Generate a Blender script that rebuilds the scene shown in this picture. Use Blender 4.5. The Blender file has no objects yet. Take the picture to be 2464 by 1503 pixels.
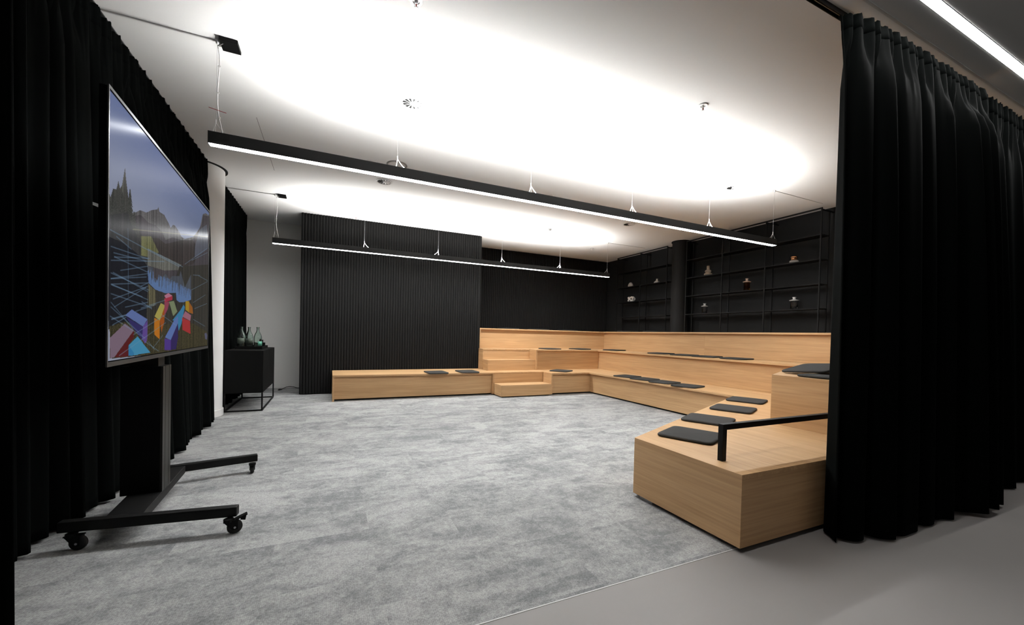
import bpy, bmesh, math, random
import numpy as np
from mathutils import Vector, Matrix
random.seed(7)
PI = math.pi
SC = bpy.context.scene
COL = SC.collection

# ------------------------------------------------------------------ camera
def make_camera():
    yaw, pitch, roll = 4.29327711e-01, -1.64388468e-02, 2.41906319e-02
    f, cy, H = 965.717, 821.369, 1.21
    fw = Vector((math.sin(yaw)*math.cos(pitch), math.cos(yaw)*math.cos(pitch), math.sin(pitch)))
    r = Vector((math.cos(yaw), -math.sin(yaw), 0)); u = r.cross(fw)
    r2 = math.cos(roll)*r + math.sin(roll)*u
    u2 = -math.sin(roll)*r + math.cos(roll)*u
    cam = bpy.data.cameras.new('camera'); ob = bpy.data.objects.new('camera', cam); COL.objects.link(ob)
    m = Matrix((r2, u2, -fw)).transposed().to_4x4(); m.translation = Vector((0, 0, H))
    ob.matrix_world = m
    cam.sensor_fit = 'HORIZONTAL'; cam.sensor_width = 36.0
    cam.lens = f/2464*36.0
    cam.shift_y = (cy-751.5)/2464
    cam.clip_start = 0.05; cam.clip_end = 60
    SC.camera = ob
make_camera()

# ------------------------------------------------------------------ materials
def srgb(c):
    out = []
    for v in c[:3]:
        v = v/255.0
        out.append(v/12.92 if v <= 0.04045 else ((v+0.055)/1.055)**2.4)
    return tuple(out)+(1.0,)
def lin(*c):
    return tuple(c)+(1.0,)
def newmat(name):
    m = bpy.data.materials.new(name); m.use_nodes = True
    nt = m.node_tree
    return m, nt, nt.nodes['Principled BSDF']
def N(nt, t, **kw):
    n = nt.nodes.new(t)
    for k, v in kw.items():
        if k in n.inputs.keys(): n.inputs[k].default_value = v
        else: setattr(n, k, v)
    return n
def simple(name, col, rough=0.5, metal=0.0, spec=0.5, noise=0.0, nscale=40, bump=0.0, **kw):
    """plain paint / metal / cloth with a little procedural mottling"""
    m, nt, b = newmat(name)
    b.inputs['Roughness'].default_value = rough; b.inputs['Metallic'].default_value = metal
    b.inputs['Specular IOR Level'].default_value = spec
    for k, v in kw.items(): b.inputs[k.replace('_', ' ')].default_value = v
    tc = N(nt, 'ShaderNodeTexCoord'); no = N(nt, 'ShaderNodeTexNoise', Scale=nscale, Detail=4.0)
    nt.links.new(tc.outputs['Object'], no.inputs['Vector'])
    mx = N(nt, 'ShaderNodeMix', data_type='RGBA')
    c2 = tuple(max(0, v*(1-noise)) for v in col[:3])+(1,)
    c1 = tuple(v*(1+noise) for v in col[:3])+(1,)
    mx.inputs[6].default_value = c2; mx.inputs[7].default_value = c1
    nt.links.new(no.outputs['Fac'], mx.inputs[0]); nt.links.new(mx.outputs[2], b.inputs['Base Color'])
    if bump:
        bp = N(nt, 'ShaderNodeBump', Strength=bump, Distance=0.002)
        nt.links.new(no.outputs['Fac'], bp.inputs['Height']); nt.links.new(bp.outputs['Normal'], b.inputs['Normal'])
    return m
def emit(name, col, strength):
    m = bpy.data.materials.new(name); m.use_nodes = True; nt = m.node_tree
    nt.nodes.remove(nt.nodes['Principled BSDF'])
    e = N(nt, 'ShaderNodeEmission', Color=col, Strength=strength)
    nt.links.new(e.outputs[0], nt.nodes['Material Output'].inputs[0])
    return m
def oak(name, axis):
    m, nt, b = newmat(name)
    tc = N(nt, 'ShaderNodeTexCoord'); oi = N(nt, 'ShaderNodeObjectInfo')
    ofs = N(nt, 'ShaderNodeVectorMath', operation='SCALE'); ofs.inputs[0].default_value = (7.3, 5.1, 3.7)
    nt.links.new(oi.outputs['Random'], ofs.inputs['Scale'])
    ad = N(nt, 'ShaderNodeVectorMath', operation='ADD')
    nt.links.new(tc.outputs['Object'], ad.inputs[0]); nt.links.new(ofs.outputs[0], ad.inputs[1])
    sc = {'x': (0.5, 11, 11), 'y': (11, 0.5, 11)}[axis]
    mp = N(nt, 'ShaderNodeMapping'); mp.inputs['Scale'].default_value = sc
    nt.links.new(ad.outputs[0], mp.inputs['Vector'])
    n1 = N(nt, 'ShaderNodeTexNoise', Scale=1.0, Detail=7.0, Roughness=0.62, Distortion=0.7)
    nt.links.new(mp.outputs[0], n1.inputs['Vector'])
    mp2 = N(nt, 'ShaderNodeMapping'); mp2.inputs['Scale'].default_value = tuple(v*(4 if v < 1 else 7) for v in sc)
    nt.links.new(ad.outputs[0], mp2.inputs['Vector'])
    n2 = N(nt, 'ShaderNodeTexNoise', Scale=1.0, Detail=3.0)
    nt.links.new(mp2.outputs[0], n2.inputs['Vector'])
    cr = N(nt, 'ShaderNodeValToRGB')
    cr.color_ramp.elements[0].position = 0.28; cr.color_ramp.elements[0].color = OAK_D
    cr.color_ramp.elements[1].position = 0.72; cr.color_ramp.elements[1].color = OAK_L
    e = cr.color_ramp.elements.new(0.52); e.color = OAK_M
    nt.links.new(n1.outputs['Fac'], cr.inputs[0])
    mx = N(nt, 'ShaderNodeMix', data_type='RGBA', blend_type='MULTIPLY'); mx.inputs[0].default_value = 0.30
    cr2 = N(nt, 'ShaderNodeValToRGB')
    cr2.color_ramp.elements[0].position = 0.35; cr2.color_ramp.elements[0].color = (0.55, 0.5, 0.42, 1)
    cr2.color_ramp.elements[1].position = 0.6; cr2.color_ramp.elements[1].color = (1, 1, 1, 1)
    nt.links.new(n2.outputs['Fac'], cr2.inputs[0])
    nt.links.new(cr.outputs[0], mx.inputs[6]); nt.links.new(cr2.outputs[0], mx.inputs[7])
    nt.links.new(mx.outputs[2], b.inputs['Base Color'])
    b.inputs['Roughness'].default_value = 0.5; b.inputs['Specular IOR Level'].default_value = 0.3
    bp = N(nt, 'ShaderNodeBump', Strength=0.08, Distance=0.002)
    nt.links.new(n2.outputs['Fac'], bp.inputs['Height']); nt.links.new(bp.outputs['Normal'], b.inputs['Normal'])
    return m
OAK_D = lin(0.46, 0.276, 0.132); OAK_M = lin(0.545, 0.338, 0.170); OAK_L = lin(0.605, 0.388, 0.205)

def carpet_mat():
    m, nt, b = newmat('carpet_tiles')
    tc = N(nt, 'ShaderNodeTexCoord')
    mp = N(nt, 'ShaderNodeMapping'); mp.inputs['Rotation'].default_value = (0, 0, 0)
    nt.links.new(tc.outputs['Object'], mp.inputs['Vector'])
    # 0.5 m tiles, each with its own offset of the cloudy pattern
    br = N(nt, 'ShaderNodeTexBrick', offset=0.5, squash=1.0)
    br.inputs['Scale'].default_value = 1.0; br.inputs['Mortar Size'].default_value = 0.0
    br.inputs['Brick Width'].default_value = 1.0; br.inputs['Row Height'].default_value = 0.25
    br.inputs['Color1'].default_value = (0, 0, 0, 1); br.inputs['Color2'].default_value = (1, 1, 1, 1)
    nt.links.new(mp.outputs[0], br.inputs['Vector'])
    ofs = N(nt, 'ShaderNodeVectorMath', operation='SCALE'); ofs.inputs['Scale'].default_value = 0.26
    nt.links.new(br.outputs['Color'], ofs.inputs[0])
    ad = N(nt, 'ShaderNodeVectorMath', operation='ADD')
    nt.links.new(tc.outputs['Object'], ad.inputs[0]); nt.links.new(ofs.outputs[0], ad.inputs[1])
    st = N(nt, 'ShaderNodeMapping'); st.inputs['Scale'].default_value = (0.75, 1.3, 1)
    nt.links.new(ad.outputs[0], st.inputs['Vector'])
    n1 = N(nt, 'ShaderNodeTexNoise', Scale=3.0, Detail=8.0, Roughness=0.66, Distortion=0.5)
    nt.links.new(st.outputs[0], n1.inputs['Vector'])
    n2 = N(nt, 'ShaderNodeTexNoise', Scale=150.0, Detail=2.0)
    nt.links.new(tc.outputs['Object'], n2.inputs['Vector'])
    n3 = N(nt, 'ShaderNodeTexNoise', Scale=20.0, Detail=7.0, Roughness=0.8)
    nt.links.new(ad.outputs[0], n3.inputs['Vector'])
    mm = N(nt, 'ShaderNodeMix', data_type='FLOAT'); mm.inputs[0].default_value = 0.42
    nt.links.new(n1.outputs['Fac'], mm.inputs[2]); nt.links.new(n3.outputs['Fac'], mm.inputs[3])
    cr = N(nt, 'ShaderNodeValToRGB')
    cr.color_ramp.elements[0].position = 0.41; cr.color_ramp.elements[0].color = CARPET_D
    cr.color_ramp.elements[1].position = 0.57; cr.color_ramp.elements[1].color = CARPET_L
    nt.links.new(mm.outputs[0], cr.inputs[0])
    mx = N(nt, 'ShaderNodeMix', data_type='RGBA', blend_type='MULTIPLY'); mx.inputs[0].default_value = 0.55
    cr2 = N(nt, 'ShaderNodeValToRGB')
    cr2.color_ramp.elements[0].position = 0.3; cr2.color_ramp.elements[0].color = (0.45, 0.45, 0.45, 1)
    cr2.color_ramp.elements[1].position = 0.65; cr2.color_ramp.elements[1].color = (1.15, 1.15, 1.15, 1)
    nt.links.new(n2.outputs['Fac'], cr2.inputs[0])
    nt.links.new(cr.outputs[0], mx.inputs[6]); nt.links.new(cr2.outputs[0], mx.inputs[7])
    # fine woven ribs
    wv = N(nt, 'ShaderNodeTexWave', wave_type='BANDS', bands_direction='X'); wv.inputs['Scale'].default_value = 40.0
    wv.inputs['Distortion'].default_value = 1.0; wv.inputs['Detail'].default_value = 1.0
    nt.links.new(tc.outputs['Object'], wv.inputs['Vector'])
    mx2 = N(nt, 'ShaderNodeMix', data_type='RGBA', blend_type='MULTIPLY'); mx2.inputs[0].default_value = 0.10
    nt.links.new(mx.outputs[2], mx2.inputs[6]); nt.links.new(wv.outputs['Color'], mx2.inputs[7])
    nt.links.new(mx2.outputs[2], b.inputs['Base Color'])
    b.inputs['Roughness'].default_value = 0.95; b.inputs['Specular IOR Level'].default_value = 0.05
    bp = N(nt, 'ShaderNodeBump', Strength=0.35, Distance=0.003)
    nt.links.new(n2.outputs['Fac'], bp.inputs['Height']); nt.links.new(bp.outputs['Normal'], b.inputs['Normal'])
    return m
CARPET_D = lin(0.222, 0.226, 0.230); CARPET_L = lin(0.435, 0.434, 0.427)

def velvet(name, col, sheen):
    m, nt, b = newmat(name)
    tc = N(nt, 'ShaderNodeTexCoord'); no = N(nt, 'ShaderNodeTexNoise', Scale=60.0, Detail=3.0)
    nt.links.new(tc.outputs['Object'], no.inputs['Vector'])
    mx = N(nt, 'ShaderNodeMix', data_type='RGBA')
    mx.inputs[6].default_value = tuple(v*0.7 for v in col[:3])+(1,); mx.inputs[7].default_value = tuple(v*1.2 for v in col[:3])+(1,)
    nt.links.new(no.outputs['Fac'], mx.inputs[0]); nt.links.new(mx.outputs[2], b.inputs['Base Color'])
    b.inputs['Roughness'].default_value = 0.9; b.inputs['Specular IOR Level'].default_value = 0.02
    b.inputs['Sheen Weight'].default_value = sheen; b.inputs['Sheen Roughness'].default_value = 0.35
    b.inputs['Sheen Tint'].default_value = (0.75, 1.0, 0.95, 1)
    return m
def glass(name, col, rough=0.02, ior=1.45):
    m, nt, b = newmat(name)
    b.inputs['Base Color'].default_value = col; b.inputs['Roughness'].default_value = rough
    b.inputs['Transmission Weight'].default_value = 1.0; b.inputs['IOR'].default_value = ior
    tc = N(nt, 'ShaderNodeTexCoord'); no = N(nt, 'ShaderNodeTexNoise', Scale=12.0)
    nt.links.new(tc.outputs['Object'], no.inputs['Vector'])
    bp = N(nt, 'ShaderNodeBump', Strength=0.02, Distance=0.01)
    nt.links.new(no.outputs['Fac'], bp.inputs['Height']); nt.links.new(bp.outputs['Normal'], b.inputs['Normal'])
    return m

M = {}
M['oak_x'] = oak('oak_veneer_lengthwise', 'x'); M['oak_y'] = oak('oak_veneer_crosswise', 'y')
M['carpet'] = carpet_mat()
M['vinyl'] = simple('grey_floor_coating', lin(0.25, 0.234, 0.228), rough=0.55, spec=0.35, noise=0.10, nscale=1.6, bump=0.0)
M['white'] = simple('white_paint', lin(0.76, 0.76, 0.75), rough=0.9, spec=0.2, noise=0.012, nscale=2)
M['wallwhite'] = simple('wall_paint', lin(0.84, 0.83, 0.80), rough=0.9, spec=0.2, noise=0.02, nscale=2)
M['blackwall'] = simple('black_wall_paint', lin(0.0075, 0.0075, 0.0075), rough=0.75, spec=0.2, noise=0.1, nscale=5)
M['slat'] = simple('black_ribbed_felt', lin(0.0105, 0.0105, 0.0103), rough=0.8, spec=0.03, noise=0.15, nscale=20)
M['velvet'] = velvet('black_curtain_velvet', lin(0.0020, 0.0024, 0.0023), 0.003)
M['velvet_g'] = velvet('black_green_curtain_velvet', lin(0.0013, 0.0017, 0.0016), 0.002)
M['blackmetal'] = simple('black_powder_coat', lin(0.0042, 0.0042, 0.0042), rough=0.5, spec=0.14, noise=0.05)
M['lampblack'] = simple('lamp_black', lin(0.008, 0.008, 0.008), rough=0.6, spec=0.25, noise=0.05)
M['shelfmetal'] = simple('shelf_black_metal', lin(0.0085, 0.0085, 0.0085), rough=0.55, spec=0.12, noise=0.05)
M['darkplinth'] = simple('dark_plinth', lin(0.008, 0.008, 0.008), rough=0.8, spec=0.1)
M['felt'] = simple('charcoal_felt', lin(0.034, 0.0335, 0.0325), rough=0.95, spec=0.1, noise=0.35, nscale=260, bump=0.3)
M['cabinet'] = simple('cabinet_black_lacquer', lin(0.0042, 0.0042, 0.0041), rough=0.55, spec=0.08, noise=0.05)
M['chrome'] = simple('chrome', lin(0.8, 0.8, 0.8), rough=0.15, metal=1.0)
M['greymetal'] = simple('grey_metal', lin(0.35, 0.35, 0.35), rough=0.4, metal=0.8)
M['alu'] = simple('dark_anodised_aluminium', lin(0.026, 0.026, 0.023), rough=0.45, metal=0.5, spec=0.2)
M['bezel'] = simple('dark_grey_bezel', lin(0.06, 0.06, 0.058), rough=0.4, metal=0.5)
M['plasticblack'] = simple('black_plastic', lin(0.0028, 0.0028, 0.0028), rough=0.5, spec=0.10)
M['rubber'] = simple('black_rubber', lin(0.012, 0.012, 0.012), rough=0.7, spec=0.3)
M['whitecable'] = simple('white_cable', lin(0.75, 0.75, 0.73), rough=0.5)
M['wire'] = simple('steel_wire', lin(0.55, 0.55, 0.55), rough=0.35, metal=0.6)
M['red'] = simple('red_plastic', lin(0.35, 0.02, 0.015), rough=0.4)
M['ceramic'] = simple('beige_ceramic', lin(0.40, 0.33, 0.26), rough=0.8, noise=0.08, nscale=60)
M['ceramicw'] = simple('off_white_ceramic', lin(0.62, 0.58, 0.54), rough=0.8, noise=0.06, nscale=60)
M['copper'] = simple('polished_copper', lin(0.75, 0.33, 0.16), rough=0.15, metal=1.0)
M['gclear'] = glass('clear_glass', lin(0.97, 0.98, 0.98)); M['gamber'] = glass('amber_glass', lin(0.62, 0.27, 0.05))
M['ggreen'] = glass('pale_green_glass', lin(0.80, 0.91, 0.86))
M['paperlabel'] = simple('grey_green_label', lin(0.060, 0.080, 0.062), rough=0.7, noise=0.3, nscale=60)
M['teallabel'] = simple('teal_label', lin(0.06, 0.24, 0.17), rough=0.6, noise=0.15, nscale=90)
M['paper'] = simple('pale_card', lin(0.20, 0.20, 0.19), rough=0.8)
M['detector'] = simple('detector_plastic', lin(0.40, 0.40, 0.39), rough=0.5)
M['duct'] = simple('dark_duct', lin(0.010, 0.010, 0.010), rough=0.8, spec=0.1)
M['shellblack'] = simple('matte_black_shell', lin(0.0016, 0.0016, 0.0016), rough=0.8, spec=0.04)
M['rosesparkle'] = simple('pale_rose_sparkle_metal', lin(0.62, 0.47, 0.38), rough=0.35, metal=0.4)  # for the added amber vase collar, imitating glints on its glass
M['satin'] = simple('satin_chrome', lin(0.70, 0.70, 0.69), rough=0.35, metal=0.35)
M['plasterrim'] = simple('white_metal_rim', lin(0.60, 0.60, 0.59), rough=0.4, spec=0.4)
M['up'] = emit('uplight_led', (1.0, 0.99, 0.972, 1), 350.0)
M['down'] = emit('downlight_led', (0.985, 1.0, 1.01, 1), 122.0)
M['strip'] = emit('strip_led', (1.0, 0.985, 0.965, 1), 62.0)

# ------------------------------------------------------------------ mesh helpers
class MB:
    """collects shapes given in world coordinates; build() links them as ONE mesh object"""
    def __init__(s): s.v = []; s.f = []
    def add(s, vs, fs):
        o = len(s.v); s.v += [tuple(p) for p in vs]; s.f += [tuple(i+o for i in f) for f in fs]; return s
    def box(s, x0, x1, y0, y1, z0, z1):
        return s.prism([(x0, y0), (x1, y0), (x1, y1), (x0, y1)], z0, z1)
    def prism(s, pts, z0, z1):
        a = sum(pts[i][0]*pts[(i+1) % len(pts)][1]-pts[(i+1) % len(pts)][0]*pts[i][1] for i in range(len(pts)))
        if a < 0: pts = pts[::-1]
        n = len(pts)
        vs = [(x, y, z0) for x, y in pts]+[(x, y, z1) for x, y in pts]
        fs = [tuple(range(n-1, -1, -1)), tuple(range(n, 2*n))]
        fs += [(i, (i+1) % n, n+(i+1) % n, n+i) for i in range(n)]
        return s.add(vs, fs)
    def beam(s, a, b, w, h):
        """square bar from a to b; w across (horizontal), h vertical-ish"""
        a = Vector(a); b = Vector(b); d = (b-a).normalized()
        up = Vector((0, 0, 1)) if abs(d.z) < 0.95 else Vector((0, 1, 0))
        sx = d.cross(up).normalized(); sz = sx.cross(d).normalized()
        vs = []
        for p in (a, b):
            for i, j in ((-1, -1), (1, -1), (1, 1), (-1, 1)):
                vs.append(p+sx*(w/2*i)+sz*(h/2*j))
        fs = [(3, 2, 1, 0), (4, 5, 6, 7), (0, 1, 5, 4), (1, 2, 6, 5), (2, 3, 7, 6), (3, 0, 4, 7)]
        return s.add(vs, fs)
    def tube(s, pts, r, n=8, close=False):
        pts = [Vector(p) for p in pts]; m = len(pts); vs = []
        prev = None
        for i, p in enumerate(pts):
            if close: d = pts[(i+1) % m]-pts[i-1]
            else: d = pts[min(i+1, m-1)]-pts[max(i-1, 0)]
            d = d.normalized()
            if prev is None:
                ref = Vector((0, 0, 1)) if abs(d.z) < 0.9 else Vector((1, 0, 0))
                a = d.cross(ref).normalized()
            else:
                a = (prev-d*prev.dot(d)).normalized()
            prev = a; b2 = d.cross(a)
            rr = r[i] if isinstance(r, (list, tuple)) else r
            for k in range(n):
                t = 2*PI*k/n
                vs.append(p+a*(rr*math.cos(t))+b2*(rr*math.sin(t)))
        fs = []
        for i in range(m if close else m-1):
            j = (i+1) % m
            for k in range(n):
                fs.append((i*n+k, i*n+(k+1) % n, j*n+(k+1) % n, j*n+k))
        if not close:
            fs.append(tuple(range(n-1, -1, -1))); fs.append(tuple((m-1)*n+k for k in range(n)))
        return s.add(vs, fs)
    def lathe(s, prof, c, n=28, cap=True):
        vs = []
        for r, z in prof:
            for k in range(n):
                t = 2*PI*k/n
                vs.append((c[0]+r*math.cos(t), c[1]+r*math.sin(t), c[2]+z))
        fs = []
        for i in range(len(prof)-1):
            for k in range(n):
                fs.append((i*n+k, i*n+(k+1) % n, (i+1)*n+(k+1) % n, (i+1)*n+k))
        if cap:
            fs.append(tuple(range(n-1, -1, -1))); fs.append(tuple((len(prof)-1)*n+k for k in range(n)))
        return s.add(vs, fs)
    def build(s, name, mat, parent=None, smooth=False, bevel=0.0, seg=2):
        off = Vector((0, 0, 0)); p = parent
        while p is not None: off = off+p.location; p = p.parent
        if parent is None:
            xs = np.array(s.v)
            off = Vector(((xs[:, 0].min()+xs[:, 0].max())/2, (xs[:, 1].min()+xs[:, 1].max())/2, xs[:, 2].min()))
        org = off
        me = bpy.data.meshes.new(name)
        me.from_pydata([(Vector(v)-off)[:] for v in s.v], [], s.f); me.update()
        bm = bmesh.new(); bm.from_mesh(me)
        bmesh.ops.recalc_face_normals(bm, faces=bm.faces)
        bm.to_mesh(me); bm.free()
        ob = bpy.data.objects.new(name, me); COL.objects.link(ob)
        me.materials.append(mat)
        if parent is not None: ob.parent = parent
        else: ob.location = org
        if smooth:
            for p in me.polygons: p.use_smooth = True
            if smooth != 'full':
                try: me.set_sharp_from_angle(angle=math.radians(40))
                except Exception: pass
        if bevel:
            md = ob.modifiers.new('bevel', 'BEVEL'); md.width = bevel; md.segments = seg; md.limit_method = 'ANGLE'
        return ob
def tag(o, label, cat, group=None, kind=None):
    o['label'] = label; o['category'] = cat
    if group: o['group'] = group
    if kind: o['kind'] = kind
    return o
def thing(name, label, cat, loc, group=None):
    o = bpy.data.objects.new(name, None); COL.objects.link(o)
    o.location = loc; o.empty_display_size = 0.1
    bpy.context.view_layer.update()
    return tag(o, label, cat, group)
def dup(root, loc, label, group=None, rotz=None):
    r = root.copy(); COL.objects.link(r); r.location = loc
    if rotz is not None: r.rotation_euler = (0, 0, rotz)
    r['label'] = label
    if group: r['group'] = group
    for ch in list(root.children):
        c = ch.copy(); COL.objects.link(c); c.parent = r
        for g in list(ch.children):
            d = g.copy(); COL.objects.link(d); d.parent = c
    return r

EXPOSURE = 0.0
PIC=[((82,80,80),[(0.1269,0.6063),(0.1575,0.6227),(0.1851,0.6437),(0.2295,0.6532),(0.2717,0.6845),(0.3172,0.7083),(0.3277,0.7246),(0.3353,0.7051),(0.3796,0.7095),(0.4278,0.6827),(0.4459,0.6684),(0.4711,0.6964),(0.494,0.6981),(0.5424,0.6826),(0.5681,0.6647),(0.6121,0.6681),(0.7279,0.7209),(0.8369,0.8237),(0.8825,0.9357),(0.9331,0.9677),(1.0087,0.9812),(1.0312,0.3102),(0.0904,0.2259)]),((62,58,60),[(0.1271,0.5898),(0.1807,0.6214),(0.1999,0.6238),(0.2405,0.6138),(0.301,0.6255),(0.362,0.6159),(0.3953,0.5866),(0.4652,0.6249),(0.5685,0.6453),(0.6781,0.6783),(0.7491,0.724),(0.8601,0.856),(0.8951,0.9366),(1.0089,0.9762),(1.0312,0.3102),(0.0904,0.2259)]),((52,47,44),[(0.1723,0.5515),(0.2012,0.5327),(0.3316,0.5717),(0.3957,0.566),(0.5857,0.6511),(0.7285,0.6995),(0.8416,0.6639),(0.7326,0.5446),(0.5895,0.4936),(0.397,0.497),(0.2478,0.4873)]),((74,76,84),[(0.7612,0.6753),(0.8255,0.8056),(0.9624,0.897),(0.9957,0.7298),(0.8423,0.641),(0.7526,0.5935)]),((62,62,58),[(-0.0109,0.6031),(0.0109,0.6141),(0.0229,0.6501),(0.0399,0.6561),(0.0504,0.6956),(0.0597,0.6697),(0.0709,0.6914),(0.0796,0.7358),(0.0863,0.7684),(0.0941,0.7203),(0.1071,0.6626),(0.1305,0.6161),(0.1422,0.5287),(0.2253,0.304),(-0.0073,0.2408)]),((50,50,50),[(-0.0005,0.5402),(0.106,0.5998),(0.1276,0.5568),(0.243,0.4552),(0.2469,0.209),(0.0031,0.1935)]),((24,25,29),[(0.0003,0.4626),(0.0875,0.4663),(0.1928,0.4416),(0.2438,0.4092),(0.2556,0.3342),(0.2484,0.1159),(0.0039,0.1195)]),((92,92,62),[(0.1915,0.5323),(0.2682,0.5592),(0.3329,0.5027),(0.2483,0.4566),(0.1928,0.4474)]),((88,88,82),[(0.2425,0.4919),(0.397,0.497),(0.5719,0.5012),(0.531,0.4607),(0.3851,0.4249),(0.2437,0.4154)]),((48,46,40),[(0.5468,0.4874),(1.021,0.6154),(1.0416,0.0007),(0.2285,0.0551),(0.245,0.3324),(0.4711,0.3409)]),((84,108,148),[(0.2411,0.4117),(0.2874,0.4162),(0.2938,0.3727),(0.3233,0.362),(0.3348,0.3939),(0.3662,0.3867),(0.3987,0.4104),(0.4372,0.3897),(0.4696,0.4141),(0.5481,0.4297),(0.5642,0.4642),(0.6192,0.3748),(0.7035,0.4734),(0.7077,0.3113),(0.6033,0.2839),(0.5515,0.2789),(0.5187,0.2871),(0.5098,0.3277),(0.4006,0.3096),(0.3064,0.3135),(0.2502,0.3364)]),((86,82,62),[(0.2503,0.3302),(0.3064,0.3102),(0.3134,0.2459),(0.2905,0.231),(0.2573,0.2315)]),((54,50,33),[(0.0105,0.1314),(0.0914,0.1501),(0.248,0.1402),(0.743,0.1606),(1.0312,0.0931),(1.0355,-0.0361),(0.0118,0.0092)]),((112,94,108),[(0.0127,0.0877),(0.0935,0.1433),(0.1488,0.1154),(0.0362,0.0125),(0.0135,0.009)]),((80,26,26),[(0.1488,0.1154),(0.1492,0.0855),(0.1151,0.0525),(0.1157,0.0068),(0.0362,0.0112)]),((62,128,160),[(0.1172,0.0537),(0.1742,0.0888),(0.269,0.0106),(0.1525,0.0081)]),((45,110,152),[(0.1172,0.0537),(0.1524,0.0167),(0.148,0.0072),(0.1156,0.0096)]),((86,102,150),[(0.095,0.1772),(0.1344,0.2035),(0.245,0.1665),(0.2122,0.1324)]),((46,40,88),[(0.0984,0.1705),(0.2097,0.1324),(0.2081,0.0709),(0.1465,0.1226)]),((86,64,128),[(0.2122,0.1324),(0.245,0.1618),(0.2439,0.0689),(0.2285,0.0545),(0.2056,0.077)]),((152,142,72),[(0.3016,0.1826),(0.356,0.2531),(0.3971,0.2457),(0.3482,0.1643)]),((168,102,26),[(0.3,0.1761),(0.3482,0.1643),(0.348,0.07),(0.3014,0.095)]),((142,72,22),[(0.3482,0.1643),(0.3971,0.2457),(0.3901,0.1584),(0.3651,0.1033)]),((165,105,125),[(0.3875,0.2951),(0.4281,0.3143),(0.4718,0.3054),(0.4046,0.2814)]),((150,45,62),[(0.3878,0.2796),(0.4719,0.3035),(0.4723,0.2833),(0.3915,0.2609)]),((130,60,76),[(0.3915,0.2626),(0.4397,0.2691),(0.4228,0.2266),(0.3895,0.1896)]),((110,120,90),[(0.4361,0.2687),(0.4875,0.2794),(0.5281,0.2223),(0.4817,0.1935)]),((54,112,148),[(0.4747,0.171),(0.5694,0.2366),(0.6037,0.2691),(0.6221,0.2565),(0.58,0.154),(0.547,0.1108),(0.5336,0.161)]),((84,104,156),[(0.3983,0.0781),(0.4975,0.1754),(0.5369,0.1958),(0.5377,0.1573),(0.4584,0.0617)]),((72,50,122),[(0.3951,0.073),(0.4584,0.0617),(0.4595,0.006),(0.3963,0.0117)]),((46,35,82),[(0.4584,0.0617),(0.5378,0.1534),(0.5396,0.0722),(0.5168,0.0065),(0.4595,0.0078)]),((142,92,106),[(0.5921,0.1961),(0.6273,0.2323),(0.7104,0.2117),(0.6991,0.1748)]),((150,46,46),[(0.5878,0.192),(0.6961,0.1735),(0.7054,0.0912),(0.5939,0.1181)]),((152,122,30),[(0.6304,0.294),(0.678,0.2988),(0.6798,0.2272),(0.6317,0.2408)]),((138,82,26),[(0.6781,0.2946),(0.7296,0.2649),(0.7413,0.222),(0.6798,0.2272)]),((80,80,100),[(0.9409,0.0901),(0.9745,0.0968),(0.9959,0.0787),(0.99,0.0435),(0.9556,0.0501)])]
LINES=[[(0.0101,0.4906),(0.5469,0.4836)],[(0.0142,0.4302),(0.2432,0.446)],[(0.0283,0.4107),(0.233,0.4326)],[(0.032,0.3966),(0.2442,0.3847)],[(0.0147,0.3783),(0.3842,0.4711)],[(0.0655,0.3521),(0.2437,0.4123)],[(0.0155,0.3101),(0.2495,0.3796)],[(0.0157,0.289),(0.2502,0.3364)],[(0.0152,0.3312),(0.2561,0.3031)],[(0.0191,0.2871),(0.2052,0.2661)],[(0.2425,0.4919),(0.5895,0.4936)],[(0.1364,0.5408),(0.9858,0.8142)],[(0.6158,0.5159),(0.9681,0.7213)],[(0.7113,0.5651),(0.9827,0.6959)],[(0.823,0.4889),(0.9896,0.4873)],[(0.0418,0.4771),(0.1289,0.4547)],[(0.1069,0.5323),(0.1125,0.2553)],[(0.032,0.3954),(0.2537,0.4519)],[(0.7345,0.4755),(0.8465,0.496)],[(0.0267,0.2348),(0.2452,0.3195)],[(0.0256,0.3354),(0.2456,0.2949)],[(0.0191,0.2891),(0.2462,0.2578)],[(0.0161,0.2537),(0.2793,0.2231)],[(0.0164,0.2213),(0.142,0.1226)],[(0.0166,0.2038),(0.2078,0.0919)],[(0.0205,0.159),(0.0991,0.1787)],[(0.0243,0.1351),(0.0992,0.1692)],[(0.0205,0.1565),(0.1032,0.1775)],[(0.1589,0.1971),(0.3135,0.242)],[(0.1962,0.2141),(0.4013,0.2741)],[(0.1468,0.097),(0.4028,0.1972)],[(0.0619,0.0158),(0.4036,0.1551)],[(0.2284,0.0637),(0.3417,0.01)],[(0.2882,0.028),(0.3783,0.0892)],[(0.7423,0.1869),(0.9459,0.1441)],[(0.7163,0.3761),(0.9898,0.4814)],[(0.7393,0.2963),(0.9519,0.3761)],[(0.2546,0.0621),(0.3056,0.02)],[(0.0135,0.1687),(0.2281,0.079)],[(0.3634,0.1953),(0.5219,0.1417)],[(0.1948,0.3116),(0.2449,0.3349)],[(0.2006,0.2441),(0.2794,0.2168)],[(0.0946,0.2096),(0.2464,0.2455)],[(0.0155,0.3096),(0.2341,0.3606)],[(0.0341,0.2051),(0.2348,0.3148)],[(0.7618,0.2586),(0.9812,0.3148)]]

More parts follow.
